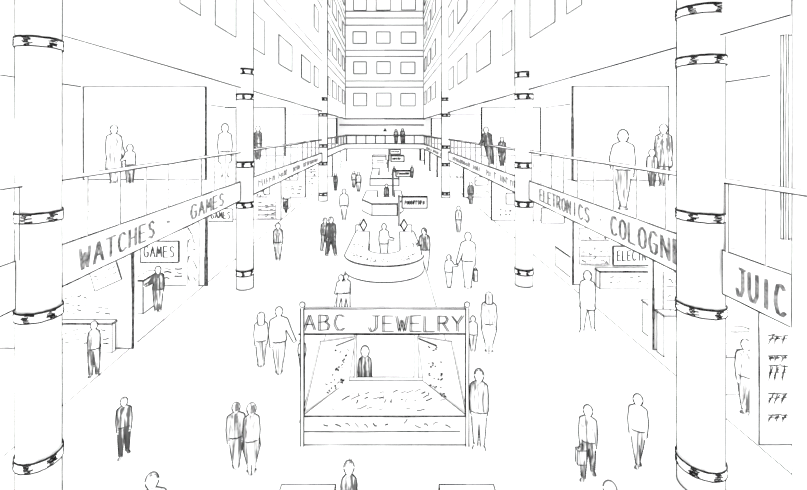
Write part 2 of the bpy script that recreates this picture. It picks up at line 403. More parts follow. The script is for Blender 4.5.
# ================================================================ RAILINGS
def railing(side, X, ya, yb, ys, label, endpost=None, ztop=5.22):
    t = thing('railing', label, 'railing', (X, ya, ZT), 'balcony railings'); t['group'] = 'balcony railings'
    mb = MB(); mb.box(X-.03, X+.03, ya, yb, ztop-.06, ztop, edges=None)
    sx = -1 if X < 0 else 1
    mb.line((X, ya, ztop), (X, yb, ztop), M_, .5); mb.line((X-sx*.035, ya, ztop-.065), (X-sx*.035, yb, ztop-.065), M_, .58)
    mb.build('top_rail', t)
    for y in ys:
        p = MB(); p.box(X-.018, X+.018, y-.018, y+.018, ZT, ztop-.06, edges=None)
        w_ = 2 if y == endpost else 1
        for q in range(w_): p.line((X-sx*.02, y-.03*(w_-1)+.09*q, ZT), (X-sx*.02, y-.03*(w_-1)+.09*q, ztop-.06), M_ if w_ > 1 else L_, .5 if w_ > 1 else .6)
        p.build('post', t)
fr = lambda a, b, s: [a + s*i for i in range(int((b-a)/s)+1)]
railing('left', XL, 2.6, 6.72, [6.70], 'short end piece of balcony railing left of the nearest column', 6.70)
railing('left', XL, 7.4, 16.7, fr(8.2, 16.6, 1.0), 'balcony railing with thin posts above the words WATCHES and GAMES')
railing('left', XL, 17.6, 37.5, fr(18.5, 37, 1.75), 'balcony railing above the second fascia on the watches side')
railing('left', XLF, 38.5, YB-.2, fr(41, 62, 3.2), 'furthest balcony railing on the watches side')
railing('right', XR, 2.6, 7.16, [6.4, 7.12], 'balcony railing above the letters JUIC with a doubled end post', 7.12)
railing('right', XR, 8.1, 17.0, fr(8.7, 16.9, 1.0), 'balcony railing with thin posts above ELETRONICS and COLOGNE')
railing('right', XR, 17.9, 39.3, fr(18.6, 39, 1.75), 'balcony railing behind the mid right column above the second fascia')
railing('right', XRF, 40.5, YB-.2, fr(42, 62, 3.2), 'furthest balcony railing on the right side')
t = thing('railing', 'low railing across the end balcony under the end building', 'railing', (0, YB+.05, ZT), 'balcony railings')
mb = MB(); z = 5.26; mb.box(XLF, XRF, YB+.02, YB+.08, z-.08, z, edges=None); mb.line((XLF, YB+.0, z), (XRF, YB, z), M_, .6); mb.build('top_rail', t)
for x in [XLF+.2+1.35*i for i in range(8)]:
    p = MB(); p.box(x-.03, x+.03, YB+.02, YB+.08, ZT, z-.08, edges=None); p.line((x, YB, ZT), (x, YB, z-.1), M_, .5); p.build('post', t)

# ================================================================ SHOP FITTINGS
def case(name, label, cat, x0, x1, yt, yb, depth=.5, dash=0, Y=None, k=.55, lm=M_, ledge=True):
    """a counter standing on the floor; pixel measures give the front face at its base line"""
    Y = Y or F*H/(yb-VY)
    X0, X1, zt = xpx(x0, Y), xpx(x1, Y), zpx(yt, Y)
    t = thing(name, label, cat, ((X0+X1)/2, Y+depth/2, 0))
    mb = MB(); mb.box(X0, X1, Y, Y+depth, 0, zt, lm=lm, k=k); mb.build('cabinet', t)
    if ledge:
        mb = MB(); e = .03; mb.box(X0-e, X1+e, Y-e, Y+depth+e, zt, zt+.04, lm=lm, k=k*.9); mb.build('top', t)
    if dash:
        mb = MB(); mb.squiggles(Vector((X0+.06, Y-.012, zt*.25)), Vector((X1-X0-.12, 0, 0)), Vector((0, 0, zt*.62)), dash, 7, M_, .5); mb.build('contents', t)['kind'] = 'stuff'
    return t
def wallsign(label, x0, x1, y0, y1, Y, text=None, rows=0, k=.75, name='shop_sign', hang=0, n=8):
    X0, X1, z0, z1 = xpx(x0, Y), xpx(x1, Y), zpx(y1, Y), zpx(y0, Y)
    t = thing(name, label, 'sign', ((X0+X1)/2, Y, z0))
    mb = MB(); mb.box(X0, X1, Y-.05, Y, z0, z1, lm=M_, k=k, edges='xz'); mb.build('panel', t)
    mb = MB()
    if text:
        letter_parts(t, text, Vector((X0+(X1-X0)*.09, Y-.065, z0+(z1-z0)*.25)), (1, 0, 0), (0, 0, 1), (X1-X0)*.8, (z1-z0)*.52, M_, .42)
    elif rows: mb.squiggles(Vector((X0+.05, Y-.06, z0)), Vector((X1-X0-.1, 0, 0)), Vector((0, 0, z1-z0)), rows, n, M_, .42); mb.build('writing', t)['kind'] = 'stuff'
    if hang:
        mb = MB(); 
        for x in (X0+.1, X1-.1): mb.raw((x, Y-.025, z1), (x, Y-.025, ZB), .008, .008, M_)
        mb.build('hanger', t)
    return t
def goods(label, x0, x1, y0, y1, Y, rows, per, fill=.7, k=.56, m=M_, frame=False, name='wall_shelf', cat='shelf', slope=.25, lines=True):
    """shelf board rows fixed to a shop wall, with the goods drawn along them"""
    X0, X1, z0, z1 = xpx(x0, Y), xpx(x1, Y), zpx(y1, Y), zpx(y0, Y)
    t = thing(name, label, cat, ((X0+X1)/2, Y, z0))
    mb = MB(); mb.box(X0, X1, Y-.03, Y, z0, z1, lm=L_, k=.4, edges='all' if frame else None); mb.build('backboard', t)
    for i in range(rows):
        z = z0 + (z1-z0)*i/rows
        s = MB(); s.box(X0, X1, Y-.14, Y-.03, z, z+.02, lm=L_, k=.38, edges='x' if lines else None); s.build('shelf_board', t)
    mb = MB(); mb.squiggles(Vector((X0, Y-.15, z0)), Vector((X1-X0, 0, 0)), Vector((0, 0, z1-z0)), rows, per, m, k, 1, fill, slope); mb.build('goods', t)['kind'] = 'stuff'
    return t
y1 = .02746*F; y2 = .0385*F; y3 = .067*F; y4 = .0889*F
# watches shop (left, nearest)
t = thing('poster', 'tilted poster with faint writing hanging under the word WATCHES', 'poster', Wp(106, 276, y1-.3))
q = [Wp(90.5, 273, y1-.2), Wp(95.5, 291, y1-.2), Wp(122, 279, y1-.2), Wp(115.5, 258, y1-.2)]
mb = MB(); mb.slab(q, .03, lm=M_, k=.5); mb.build('sheet', t)
mb = MB()
for a in (q[0], q[3]): mb.raw(a+Vector((0, .01, 0)), (a.x, a.y+.01, ZB), .006, .006, M_)
mb.build('hanger', t)
mb = MB(); mb.squiggles(q[1].lerp(q[0], .15)+Vector((.08, -.05, 0)), (q[2]-q[1])*.85, (q[0]-q[1])*.8, 3, 5, M_, .4); mb.build('writing', t)['kind'] = 'stuff'
goods('faint shelf goods on the wall above the watches display case', 68, 92, 291, 313, y1, 3, 4, .8, lines=False)
goods('short dark dashes of shelf goods to the right above the watches display case', 98, 114, 303, 313, y1, 2, 2, 1, .6, lines=False)
case('display_case', 'wide glass display case with rows of small goods in the watches shop', 'display case', 40, 112, 324, 353, .14, 4)
# games shop
wallsign('framed sign reading GAMES under the fascia, at the shop back wall', 141, 179, 241, 262, y2-.02, 'GAMES', k=.6)
goods('three rows of shelf dashes beside the framed GAMES sign', 164, 186, 266, 278, y2, 3, 2, 1, lines=False)
goods('tall clothes display with curved shapes at the right end of the games shop', 188, 199, 222, 285, y2, 4, 2, .9, .5, frame=True, slope=.6, lines=False)
case('checkout_counter', 'small checkout counter at the games shop wall beside a standing shopper', 'counter', 134, 143, 281, 314, .9, 0, k=.6)
wallsign('small dark framed sign beneath the end of the word GAMES beside the mid column', 209, 233, 209, 221.5, y3-.9, 'GAMES', k=.5, hang=1)
goods('shelf with goods behind the mid left column below the small framed sign', 210, 233, 225, 243, y3-.5, 2, 4, .9, .6)
# shops of the second bay left
goods('goods shelf just right of the mid left column', 256, 268, 186, 197, y3, 2, 3, .9, .6)
wallsign('narrow dark sign hanging at the second bay shop, watches side', 264, 270, 184, 194, y3-.8, k=.5, hang=1)
goods('grid shelf of goods low on the wall in the second bay', 258, 276, 202, 219, y3, 4, 3, .9, .45, frame=True)
wallsign('dark framed sign under the second fascia in the next shop back', 285, 298, 171, 180, y4-.5, rows=2, k=.5, n=4, hang=1)
goods('rows of shelf goods beneath the dark framed sign of the next shop back', 284, 303, 185, 195, y4, 3, 3, .8, .5, lines=False)
case('checkout_counter', 'tiny counter with a leaning stool in the second bay shop', 'counter', 283, 288, 199, 209, .8, 0, k=.5)
goods('distant goods shelf left of the third column', 306, 317, 167, 176, .11*F, 2, 3, .9, .55)
goods('dangling goods below the distant shelf left of the third column', 308, 314, 178, 190, .11*F, 3, 2, .8, .55, lines=False)
# electronics shop (right)
Y2 = .0387*F; Y1 = .0273*F; Y0 = .01905*F; Y3 = .0663*F; Y4 = .0889*F
wallsign('framed sign reading ELECTR on the electronics shop wall', 613, 649, 246, 265, Y2-.02, 'ELECTR', k=.6)
goods('upper shelf of goods on the electronics shop wall', 579, 608, 228, 240, Y2, 1, 4, .7, frame=True)
goods('square shelving grid with small goods left of the ELECTR sign', 579, 609, 247, 264, Y2, 2, 5, .9, .5, frame=True)
case('display_case', 'long display case with written front below the ELECTR sign', 'display case', 600, 652, 272, 289, .30, 2)
case('display_case', 'end cabinet just beyond the electronics shop wall', 'display case', 575.8, 594, 260.7, 281.7, 2.1, 0)
wallsign('dark framed sign behind the start of the word ELETRONICS', 541, 564, 208, 223, Y3-1.8, k=.6, hang=1)
goods('broken rows of goods under the dark framed sign near the mid right column', 537, 571, 229, 240, Y3-1.8, 2, 5, .9, .55, lines=False)
goods('stacked framed goods on the cologne shop wall beside the nearest right column', 663, 675, 272, 312, Y1, 3, 1, 1, .5, frame=True)
case('display_case', 'narrow upright cabinet before the cologne shop wall', 'display case', 658, 675, 311.5, 344, .75, 0)
case('display_case', 'upright cabinet half hidden behind the nearest right column', 'display case', 664, 680, 316, 349, .3, 0, Y=.0264*F)
# juice shop
goods('small shelf with one arrow like stroke high on the juice shop wall', 727, 757, 316, 330, Y1, 1, 1, 1, .5)
case('checkout_counter', 'low square counter in the juice shop beside a standing customer', 'counter', 722, 744, 357, 395, .7, 0)
t = thing('menu_board', 'tall menu board with columns of illegible writing below the letters JUIC', 'sign', (7.3, Y0, 1))
mb = MB(); mb.box(xpx(765, Y0), xpx(791, Y0), Y0-.05, Y0-.02, zpx(428, Y0), zpx(328, Y0), edges=None); mb.build('panel', t)
mb = MB()
for (ya, yb) in ((335, 344), (355, 362), (365, 381), (393, 404), (414, 422)):
    for xx in (771, 777, 784):
        p = lambda a, b: Wp(a, b, Y0-.06)
        for g in range(3): mb.poly([p(xx-2+rng.uniform(-1, 1), yb-g*2.5), p(xx+rng.uniform(0, 3), ya+g*2)], M_, .4)
        mb.poly([p(xx-3, ya+1), p(xx+4, ya+rng.uniform(-1, 2))], M_, .5); mb.poly([p(xx-2, (ya+yb)/2), p(xx+3, (ya+yb)/2-1)], M_, .45)
mb.build('writing', t)['kind'] = 'stuff'
# second bay right
wallsign('blank framed sign on the shop wall left of the mid right column', 506, 514.5, 193, 204, Y3-.3, k=.5, hang=1)
goods('rows of dark goods strokes low on the wall left of the mid right column', 499, 512, 208, 216, Y3, 2, 3, 1, .6, lines=False)
wallsign('hanging framed sign under the second right fascia', 475, 488, 177, 185, Y4-.5, rows=1, k=.45, n=4, hang=1)
goods('faint goods in the shop behind the lone shopper in the second right bay', 474, 489, 188, 196, Y4, 1, 3, .9, .4, lines=False)
goods('distant shelf right of the third right column', 452, 462, 170, 178, .112*F, 2, 3, .7, .6)
def upper_frame(label, x0, x1, y0, y1, Y, k=.6):
    X0, X1, z0, z1 = xpx(x0, Y), xpx(x1, Y), zpx(y1, Y), zpx(y0, Y)
    mb = MB()
    for (a, b, c, d) in ((X0, X0+.08, z0, z1), (X1-.08, X1, z0, z1), (X0+.08, X1-.08, z1-.08, z1)):
        mb.box(a, b, Y-.12, Y, c, d, edges=None)
    mb.poly([(X0, Y-.13, z0), (X0, Y-.13, z1), (X1, Y-.13, z1), (X1, Y-.13, z0)], M_, k)
    return tag(mb.build('door_frame'), label, 'door frame')
upper_frame('open door frame behind the lone walker on the upper left walkway', 219, 240, 107.5, 155, .0725*F)

# ================================================================ JEWELRY BOOTH
Yb = F*H/(445-130)                      # front of the booth, 8.57 m away
t = thing('jewelry_booth', 'square open topped jewelry booth with slanted glass counters and the sign ABC JEWELRY', 'booth', (xpx(385, Yb), Yb+.8, 0))
x0, x1 = xpx(301.5, Yb), xpx(468, Yb)
zt = zpx(416.5, Yb)
mb = MB(); mb.box(x0, x1, Yb, Yb+.35, 0, zt, k=.6); mb.line((x0, Yb-.005, zpx(431.5, Yb)), (x1-.15, Yb-.005, zpx(431.5, Yb)), M_, .5)
mb.build('front_counter', t)
A, A2 = Vector((x0+.02, Yb+.02, zt-.02)), Vector((x1-.02, Yb+.02, zt-.02))
B, B2 = Wp(348.5, 381.5, 9.25), Wp(422.5, 381.5, 9.25)
mb = MB(); mb.slab([A, A2, B2, B], .03, k=.38)
mb.squiggles(A.lerp(B, .38)+Vector((.35, -.02, .02)), (A2-A)*.66, (B-A)*.34, 2, 15, D_, .55, 1, .85, .8)
mb.squiggles(A.lerp(B, .1)+Vector((.3, -.02, .02)), (A2-A)*.7, (B-A)*.2, 1, 9, M_, .45, 1, .4, .6)
mb.build('jewelry_tray', t)
mb = MB(); mb.squiggles(Vector((x0+.2, Yb-.012, zpx(427, Yb))), Vector((x1-x0-.5, 0, 0)), Vector((0, 0, .14)), 1, 14, M_, .45, .8, .75, .6); mb.build('jewelry_row', t)['kind'] = 'stuff'
for sgn, (a, b, c, d) in ((0, (Wp(303, 414, 8.7), Wp(348, 381, 9.25), Wp(354.5, 336, 9.35), Wp(320, 341, 8.85))), (1, (Wp(467, 414, 8.7), Wp(424.5, 383, 9.25), Wp(418.5, 336, 9.35), Wp(452, 341, 8.85)))):
    mb = MB(); mb.slab([a, b, c, d], .04, k=.3) if sgn == 0 else mb.slab([b, a, d, c], .04, k=.3)
    s1 = 1 if sgn == 0 else -1
    for g in range(26):
        u = rng.uniform(.42, .82); v = rng.uniform(.06, .93)
        p = a.lerp(b, u).lerp(d.lerp(c, u), v) + Vector((s1*.03, -.06, .0)); e = rng.uniform(.02, .05)
        mb.poly([p, p + Vector((e*rng.choice((-1, 1)), 0, e*rng.uniform(-1, 1)))], D_, .6*rng.uniform(.6, 1.4))
    mb.line(c+Vector((0, -.05, -.03)), d.lerp(c, .45)+Vector((0, -.05, -.12)), M_, .7)
    mb.build('display_wall', t)
    # inner upright of the rear opening
    mb = MB(); xa = xpx(357 if sgn == 0 else 414, 9.5); xb = xpx(354.5 if sgn == 0 else 418.5, 9.5)
    mb.box(min(xa, xb), max(xa, xb), 9.42, 9.5, 0, 2.05, k=.35, lm=L_, edges='z'); mb.build('rear_post', t)
mb = MB(); mb.box(xpx(349, 9.3), xpx(423, 9.3), 9.28, 9.45, 0, B.z-.02, k=.5, edges='x'); mb.build('rear_counter', t)
zs0, zs1 = zpx(334, Yb), zpx(309, Yb)
mb = MB(); mb.box(x0, x1, Yb, Yb+.08, zs0, zs1, k=.62); mb.line((x0-.06, Yb-.01, zs0), (x1, Yb-.01, zs0), D_, .75); mb.build('sign_board', t)
hh = (zs1-zs0)*.62
letter_parts(t, 'ABC', Vector((xpx(303.5, Yb), Yb-.02, zpx(330, Yb))), (1, 0, 0), (0, 0, 1), 41*Yb/F, hh, M_, .34, .16, 2)
letter_parts(t, 'JEWELRY', Vector((xpx(368, Yb), Yb-.02, zpx(331, Yb))), (1, 0, 0), (0, 0, 1), 94*Yb/F, hh, M_, .34, .16, 2, .2)
for x in (x0+.02, x1-.02):
    mb = MB(); mb.box(x-.03, x+.03, Yb-.04, Yb+.02, 0, zs1+.03, k=.5, edges='z', lm=D_); p = mb.build('corner_post', t)
    f = MB(); c = Vector((x, Yb-.01, zs1+.09)); f.ball(c, .045, P_)
    f.poly([c + Vector((.048*math.cos(a*.5236), -.0, .048*math.sin(a*.5236))) for a in range(12)], D_, .7, True); f.build('finial', p)
for x in (x0+.03, x1-.03):
    mb = MB(); mb.box(x-.03, x+.03, 9.52, 9.58, 0, 2.0, edges=None); mb.build('rear_corner_post', t)
# two low boxes at the very front
for a, b, lb in ((281.5, 335.5, 'low box top in the foreground in front of the booth, before its left post'), (439, 493.5, 'low box top in the foreground in front of the booth, before its right post')):
    Y = 6.9; mb = MB(); zt_ = zpx(484.5, Y)
    tt = thing('bench', lb, 'bench', (xpx((a+b)/2, Y), Y-.3, 0))
    mb.box(xpx(a, Y), xpx(b, Y), Y-.6, Y, 0, zt_-.05, k=.55, lm=D_, edges='z'); mb.build('base', tt)
    mb = MB(); mb.box(xpx(a, Y), xpx(b, Y), Y-.6, Y, zt_-.05, zt_, k=.6, lm=D_); mb.build('top', tt)

# ================================================================ CENTRAL KIOSKS
def arc(cx, cy, r, a0, a1, n): return [(cx + r*math.cos(math.radians(a0+(a1-a0)*i/n)), cy + r*math.sin(math.radians(a0+(a1-a0)*i/n))) for i in range(n+1)]
t = thing('round_kiosk', 'round fronted U shaped display kiosk with a blank white front', 'kiosk', (0, 19.5, 0))
cx = xpx(384, 18)
out = [(cx+1.5, 23.6)] + arc(cx, 19.3, 1.66, 0, -180, 28) + [(cx-1.5, 23.6)]
inn = [(cx-.8, 23.6)] + arc(cx, 20.05, .72, 180, 360, 16) + [(cx+.8, 23.6)]
zk = .68
mb = MB(); mb.prism(out + inn, 0, zk-.04, vert=False, k=.5); mb.build('counter', t)
sc_ = lambda p, e: [(cx + (x-cx)*(1+e), 20 + (y-20)*(1+e)) for x, y in p]
mb = MB(); mb.prism(sc_(out, .015) + sc_(inn, -.02), zk-.04, zk, vert=False, k=.5); mb.build('countertop', t)
mb = MB()
for g in range(70):
    a = math.radians(rng.uniform(-190, 10)); r = rng.uniform(1.0, 1.5)
    p = Vector((cx + r*math.cos(a), 19.45 + r*math.sin(a)*.95 + (1.5 if abs(math.sin(a)) < .5 and rng.random() < .5 else 0), zk+.01)); e = .05
    mb.poly([p, p + Vector((rng.uniform(-e, e), rng.uniform(-e, e)*1.5, .02))], M_, .45)
mb.build('goods', t)['kind'] = 'stuff'
for x, lb in ((363.6, 'small diamond shaped sign on the arm of the round kiosk, away from the leaning shopper'), (404, 'small diamond shaped sign on the arm of the round kiosk nearest the leaning shopper')):
    Y = 23.2; c = Wp(x, 225, Y); tt = thing('diamond_sign', lb, 'sign', (c.x, Y, zk))
    dx, dz = 3.3*Y/F, 6*Y/F; dx *= 1
    q = [c+Vector((0, 0, dz)), c+Vector((-dx, 0, 0)), c+Vector((0, 0, -dz)), c+Vector((dx, 0, 0))]
    mb = MB(); mb.slab(q, .04, k=.6, lm=D_); mb.build('plate', tt)
    mb = MB(); s = 1 if x < 380 else -1; mb.raw(c+Vector((-s*dx, .03, 0)), c+Vector((-s*dx*2.4, .03, 0)), .03, .03, M_)
    mb.raw(c+Vector((-s*dx*2.4, .03, 0)), (c.x-s*dx*2.4, Y+.03, zk), .03, .03, M_); mb.build('bracket', tt)
def ukiosk(label, pts, z, k=.5):
    t = thing('counter_kiosk', label, 'kiosk', (sum(p[0] for p in pts)/len(pts), sum(p[1] for p in pts)/len(pts), 0))
    mb = MB(); mb.prism(pts, 0, z-.05, k=k); mb.build('counter', t)
    mb = MB(); mb.prism(pts, z-.05, z, k=k, vert=False); mb.build('countertop', t); return t
ukiosk('eight sided counter kiosk directly behind the round kiosk', [(-1.75, 38), (-1.82, 33.3), (-1.05, 31.4), (.7, 31.4), (1.2, 33.3), (1.2, 38), (.6, 38), (.6, 34.4), (-.75, 34.4), (-.8, 38)], .86)
ukiosk('rectangular counter kiosk behind the eight sided kiosk', [(-1.95, 60), (-1.82, 48.2), (1.28, 48.2), (1.3, 55), (.6, 55), (.6, 51.5), (-1.0, 51.5), (-1.0, 60)], .82)
ukiosk('small pale kiosk behind the rectangular one with sloping dividers', [(-2.3, 76), (-2.3, 70), (0, 70), (0, 76), (-.6, 76), (-.6, 72), (-1.6, 72), (-1.6, 76)], .9)
ukiosk('furthest tiny kiosk at the end of the centre row', [(-2.9, 92), (-2.9, 88), (-.2, 88), (-.2, 92)], .9)
def postsign(label, x0, x1, y0, y1, Y, xp, n):
    X0, X1, z0, z1 = xpx(x0, Y), xpx(x1, Y), zpx(y1, Y), zpx(y0, Y)
    t = thing('post_sign', label, 'sign', (xpx(xp, Y), Y, 0))
    mb = MB(); mb.box(X0, X1, Y-.06, Y, z0, z1, k=.6, lm=M_); mb.line((X0, Y-.07, z1), (X1, Y-.07, z1), D_, .8); mb.build('board', t)
    mb = MB(); scrawl(mb, n, Vector((X0+(X1-X0)*.1, Y-.08, z0+(z1-z0)*.3)), (1, 0, 0), (0, 0, 1), (X1-X0)*.8, (z1-z0)*.45, M_, .45); mb.build('lettering', t)['kind'] = 'stuff'
    mb = MB(); X = xpx(xp, Y); mb.raw((X, Y+.03, 0), (X, Y+.03, z1+.1), .05, .05, P_, 6); mb.line((X-.05, Y-.02, 0), (X-.05, Y-.02, z1+.1), M_, .45); mb.line((X+.05, Y-.02, 0), (X+.05, Y-.02, z1+.1), M_, .35)
    mb.line((X, Y-.04, z1), (X0, Y-.04, z1), M_, .5); mb.build('post', t)
postsign('largest post sign with scrawled writing, beside the eight sided kiosk', 402, 427, 196.5, 208, 28, 399, 9)
postsign('middle sized post sign beside the rectangular counter kiosk', 396, 410.5, 170.5, 176.5, 41, 393, 7)
postsign('small post sign beside the pale sloping kiosk', 391, 404, 155.5, 161.8, 64, 388.5, 6)
postsign('smallest and furthest post sign in the centre row', 390, 400.5, 149.5, 154, 86, 389, 4)
mb = MB(); c = Wp(385, 129.5, 71.93)
mb.add([c+Vector((-.32, -.05, -.3)), c+Vector((.32, -.05, -.3)), c+Vector((0, -.05, .3)), c+Vector((-.32, .05, -.3)), c+Vector((.32, .05, -.3)), c+Vector((0, .05, .3))], [[0, 1, 2], [5, 4, 3], [0, 3, 4, 1], [1, 4, 5, 2], [2, 5, 3, 0]], D_)
tag(mb.build('wall_plaque'), 'tiny dark triangular plaque on the far upper wall', 'plaque')
# ================================================================ PEOPLE
def sph(c, r, n=8):
    r = Vector(r) if hasattr(r, '__len__') else Vector((r, r, r)); out = []
    for i in range(n//2+1):
        a = math.pi*i/(n//2)
        for j in range(n if 0 < i < n//2 else 1):
            b = 2*math.pi*j/n
            out.append(Vector((c[0] + r.x*math.sin(a)*math.cos(b), c[1] + r.y*math.sin(a)*math.sin(b), c[2] + r.z*math.cos(a))))
    return out
def hulls_mesh(groups, grow=0.0, voxel=.02):
    """each entry: list of (centre, radius); the hulls fuse into one continuous surface"""
    bm = bmesh.new()
    for hl in groups:
        pts = []
        for c, r in hl:
            rr = tuple(q+grow for q in r) if hasattr(r, '__len__') else r+grow
            pts += sph(c, rr)
        vs = [bm.verts.new(p) for p in pts]
        res = bmesh.ops.convex_hull(bm, input=vs)
        bmesh.ops.delete(bm, geom=list({e for e in res['geom_interior'] + res['geom_unused'] if isinstance(e, bmesh.types.BMVert)}), context='VERTS')
    me = bpy.data.meshes.new('tmp'); bm.to_mesh(me); bm.free()
    o = bpy.data.objects.new('tmp', me); COL.objects.link(o)
    md = o.modifiers.new('r', 'REMESH'); md.mode = 'VOXEL'; md.voxel_size = voxel
    sm = o.modifiers.new('s', 'SMOOTH'); sm.iterations = 2; sm.factor = .5
    dg = bpy.context.evaluated_depsgraph_get()
    m2 = bpy.data.meshes.new_from_object(o.evaluated_get(dg))
    v = [tuple(q.co) for q in m2.vertices]; f = [list(p.vertices) for p in m2.polygons]
    bpy.data.objects.remove(o); bpy.data.meshes.remove(me); bpy.data.meshes.remove(m2)
    return v, f
def outline(mb, hl_list, grow, m, k, step):
    """drawn seam running round the side of a limb or garment: where its widest section lies"""
    D = []
    for hl in hl_list:
        for i in range(len(hl)):
            for j in range(i, len(hl)):
                (c1, r1), (c2, r2) = hl[i], hl[j]
                g = lambda r: (r[0], r[2]) if hasattr(r, '__len__') else (r, r)
                r1, r2 = g(r1), g(r2)
                for q in range(7):
                    t = q/6; c = Vector(c1).lerp(Vector(c2), t)
                    D.append((c.x, c.z, c.y, r1[0]*(1-t)+r2[0]*t+grow, r1[1]*(1-t)+r2[1]*t+grow))
                    if i == j: break
    D = np.array(D); mx = D[:, 3:5].max() + step*1.5
    xs = np.arange(D[:, 0].min()-mx, D[:, 0].max()+mx, step); zs = np.arange(D[:, 1].min()-mx, D[:, 1].max()+mx, step)
    X, Z = np.meshgrid(xs, zs, indexing='ij'); best = np.full(X.shape, -9.); dep = np.zeros(X.shape)
    for x, z, y, rx, rz in D:
        v = (1 - np.sqrt(((X-x)/rx)**2 + ((Z-z)/rz)**2))*min(rx, rz)
        w_ = v > best; best[w_] = v[w_]; dep[w_] = y
    for i in range(len(xs)-1):
        for j in range(len(zs)-1):
            c = [(i, j), (i+1, j), (i+1, j+1), (i, j+1)]; p = []
            for a in range(4):
                (a0, b0), (a1, b1) = c[a], c[(a+1) % 4]; v0, v1 = best[a0, b0], best[a1, b1]
                if (v0 > 0) != (v1 > 0):
                    t = v0/(v0-v1)
                    p.append(Vector((xs[a0]+(xs[a1]-xs[a0])*t, dep[a0, b0], zs[b0]+(zs[b1]-zs[b0])*t)))
            if len(p) == 2:
                ext = (p[1]-p[0])*.12; mb.raw(p[0]-ext, p[1]+ext, k, k, m, 4)
NP = [0]
def person(x, top, foot, label, lv='g', Y=None, tone=1, legtone=None, legs='trousers', hair=1, hairlen=0, face=0, stride=.0, split=.02,
           aL=((-.024, .0, -.165), (.006, -.015, -.15)), aR=((.024, .0, -.165), (-.006, -.015, -.15)), lean=0, wide=1.0, headk=1.0, group=None, sit=0, coat=0, ph=None, crossed=0, hipw=1):
    legtone = tone if legtone is None else legtone; wide *= .82; hipw *= .85
    zf = 0 if lv == 'g' else ZT
    if Y is None: Y = F*(H-zf)/(foot-VY)
    h = ph or (foot-top)*Y/F
    X = xpx(x, Y); px = (foot-top) if ph is None else ph*F/Y
    near = px > 50
    J = lambda a, b, c: Vector((a*h + lean*h*c, b*h, c*h))
    fy = -1 if face == 0 else (1 if face == 180 else 0); fx = {90: 1, -90: -1}.get(face, 0)
    hd = J(lean*.02, -.005 if not fx else 0, .925)
    head = [[(hd, (.052*headk*h, .060*headk*h, .073*headk*h))]]
    neck = [[(J(0, 0, .80), .025*h), (hd + Vector((0, 0, -.04*h)), .023*h)]]
    sw = .080*wide
    chest = [[(J(0, 0, .835), .022*h), (J(-sw, 0, .785), .032*h), (J(sw, 0, .785), .032*h), (J(-.055*wide, 0, .72), (.055*h, .058*h, .05*h)), (J(.055*wide, 0, .72), (.055*h, .058*h, .05*h))]]
    torso = chest + [[(J(-.055*wide, 0, .72), (.055*h, .058*h, .05*h)), (J(.055*wide, 0, .72), (.055*h, .058*h, .05*h)), (J(-.032*wide, 0, .62), .044*h), (J(.032*wide, 0, .62), .044*h)],
             [(J(-.032*wide, 0, .62), .05*h), (J(.032*wide, 0, .62), .05*h), (J(-.045*hipw, 0, .52), .055*h), (J(.045*hipw, 0, .52), .055*h)]]
    arms = []; hands = []; handf = []
    for s, A in ((-1, aL), (1, aR)):
        S = J(s*sw*1.05, 0, .782); E = S + Vector(A[0])*h; Wd = E + Vector(A[1])*h
        arms.append([[(S, .032*h), (E, .022*h)], [(E, .022*h), (Wd, .015*h)]])
        d = (Wd-E).normalized(); q = d.cross(Vector((0, 1, 0)))
        if q.length < .1: q = Vector((1, 0, 0))
        q.normalize(); pm = Wd + d*.035*h
        hands.append([(Wd, .016*h), (pm + q*.010*h, .011*h), (pm - q*.010*h, .011*h)])
        for fi, (o_, ln) in enumerate(((-.017, .034), (-.006, .042), (.005, .040), (.016, .030))):
            b = pm + q*o_*h; m1 = b + d*ln*.55*h; e = m1 + (d*.8 + Vector((0, fy*.5, 0)))*ln*.5*h
            handf += [[(b, .0058*h), (m1, .0054*h)], [(m1, .0054*h), (e, .0046*h)]]
        tb = Wd + d*.014*h - q*s*.012*h; tm = tb + (d*.6 - q*s*.7)*.026*h
        handf += [[(tb, .0068*h), (tm, .006*h)], [(tm, .006*h), (tm + d*.022*h, .005*h)]]
    lg = []; feet = []
    for s in (-1, 1):
        st = stride*s; dx = (fx*st if fx else s*split); dy = (0 if fx else st*.8)
        if crossed: dx = -s*crossed
        hip = J(s*.042*hipw, 0, .50); kn = J(s*.036 + dx*.45, dy*.4 - .012, .275); an = J(s*.022 + dx, dy, .045)
        if sit: kn = hip + Vector((s*.02*h, -.2*h, .0)); an = kn + Vector((0, -.02*h, -.22*h))
        lg.append([[(hip, .052*h), (kn, .033*h)], [(kn, .033*h), (an, .017*h)]])
        toe = an + Vector((fx*.075*h + s*.012*h*(not fx), (fy*.075*h if not fx else 0), -.028*h))
        feet.append([[(an + Vector((0, 0, -.022*h)), .02*h), (toe, (.022*h, .024*h, .015*h))]])
    fp = min(min(c.z - (r if not hasattr(r, '__len__') else r[2]) for c, r in f_[0]) for f_ in feet)
    loc = Vector((X, Y, zf - fp)); off = loc
    phi = -math.atan2(X, Y); cp, sp = math.cos(phi), math.sin(phi)      # each one is turned square to the aisle it is seen along
    def shift(v): return [(a[0]*cp - a[1]*sp + off.x, a[0]*sp + a[1]*cp + off.y, a[2]+off.z) for a in v]
    voxel = h*(.0068 if near else .016)
    kk = .62*LW*Y/F*(1.0 if px < 45 else .95); step = h*(.012 if near else .022)
    root = bpy.data.objects.new('person', bpy.data.meshes.new('p')); bpy.data.objects.remove(root)
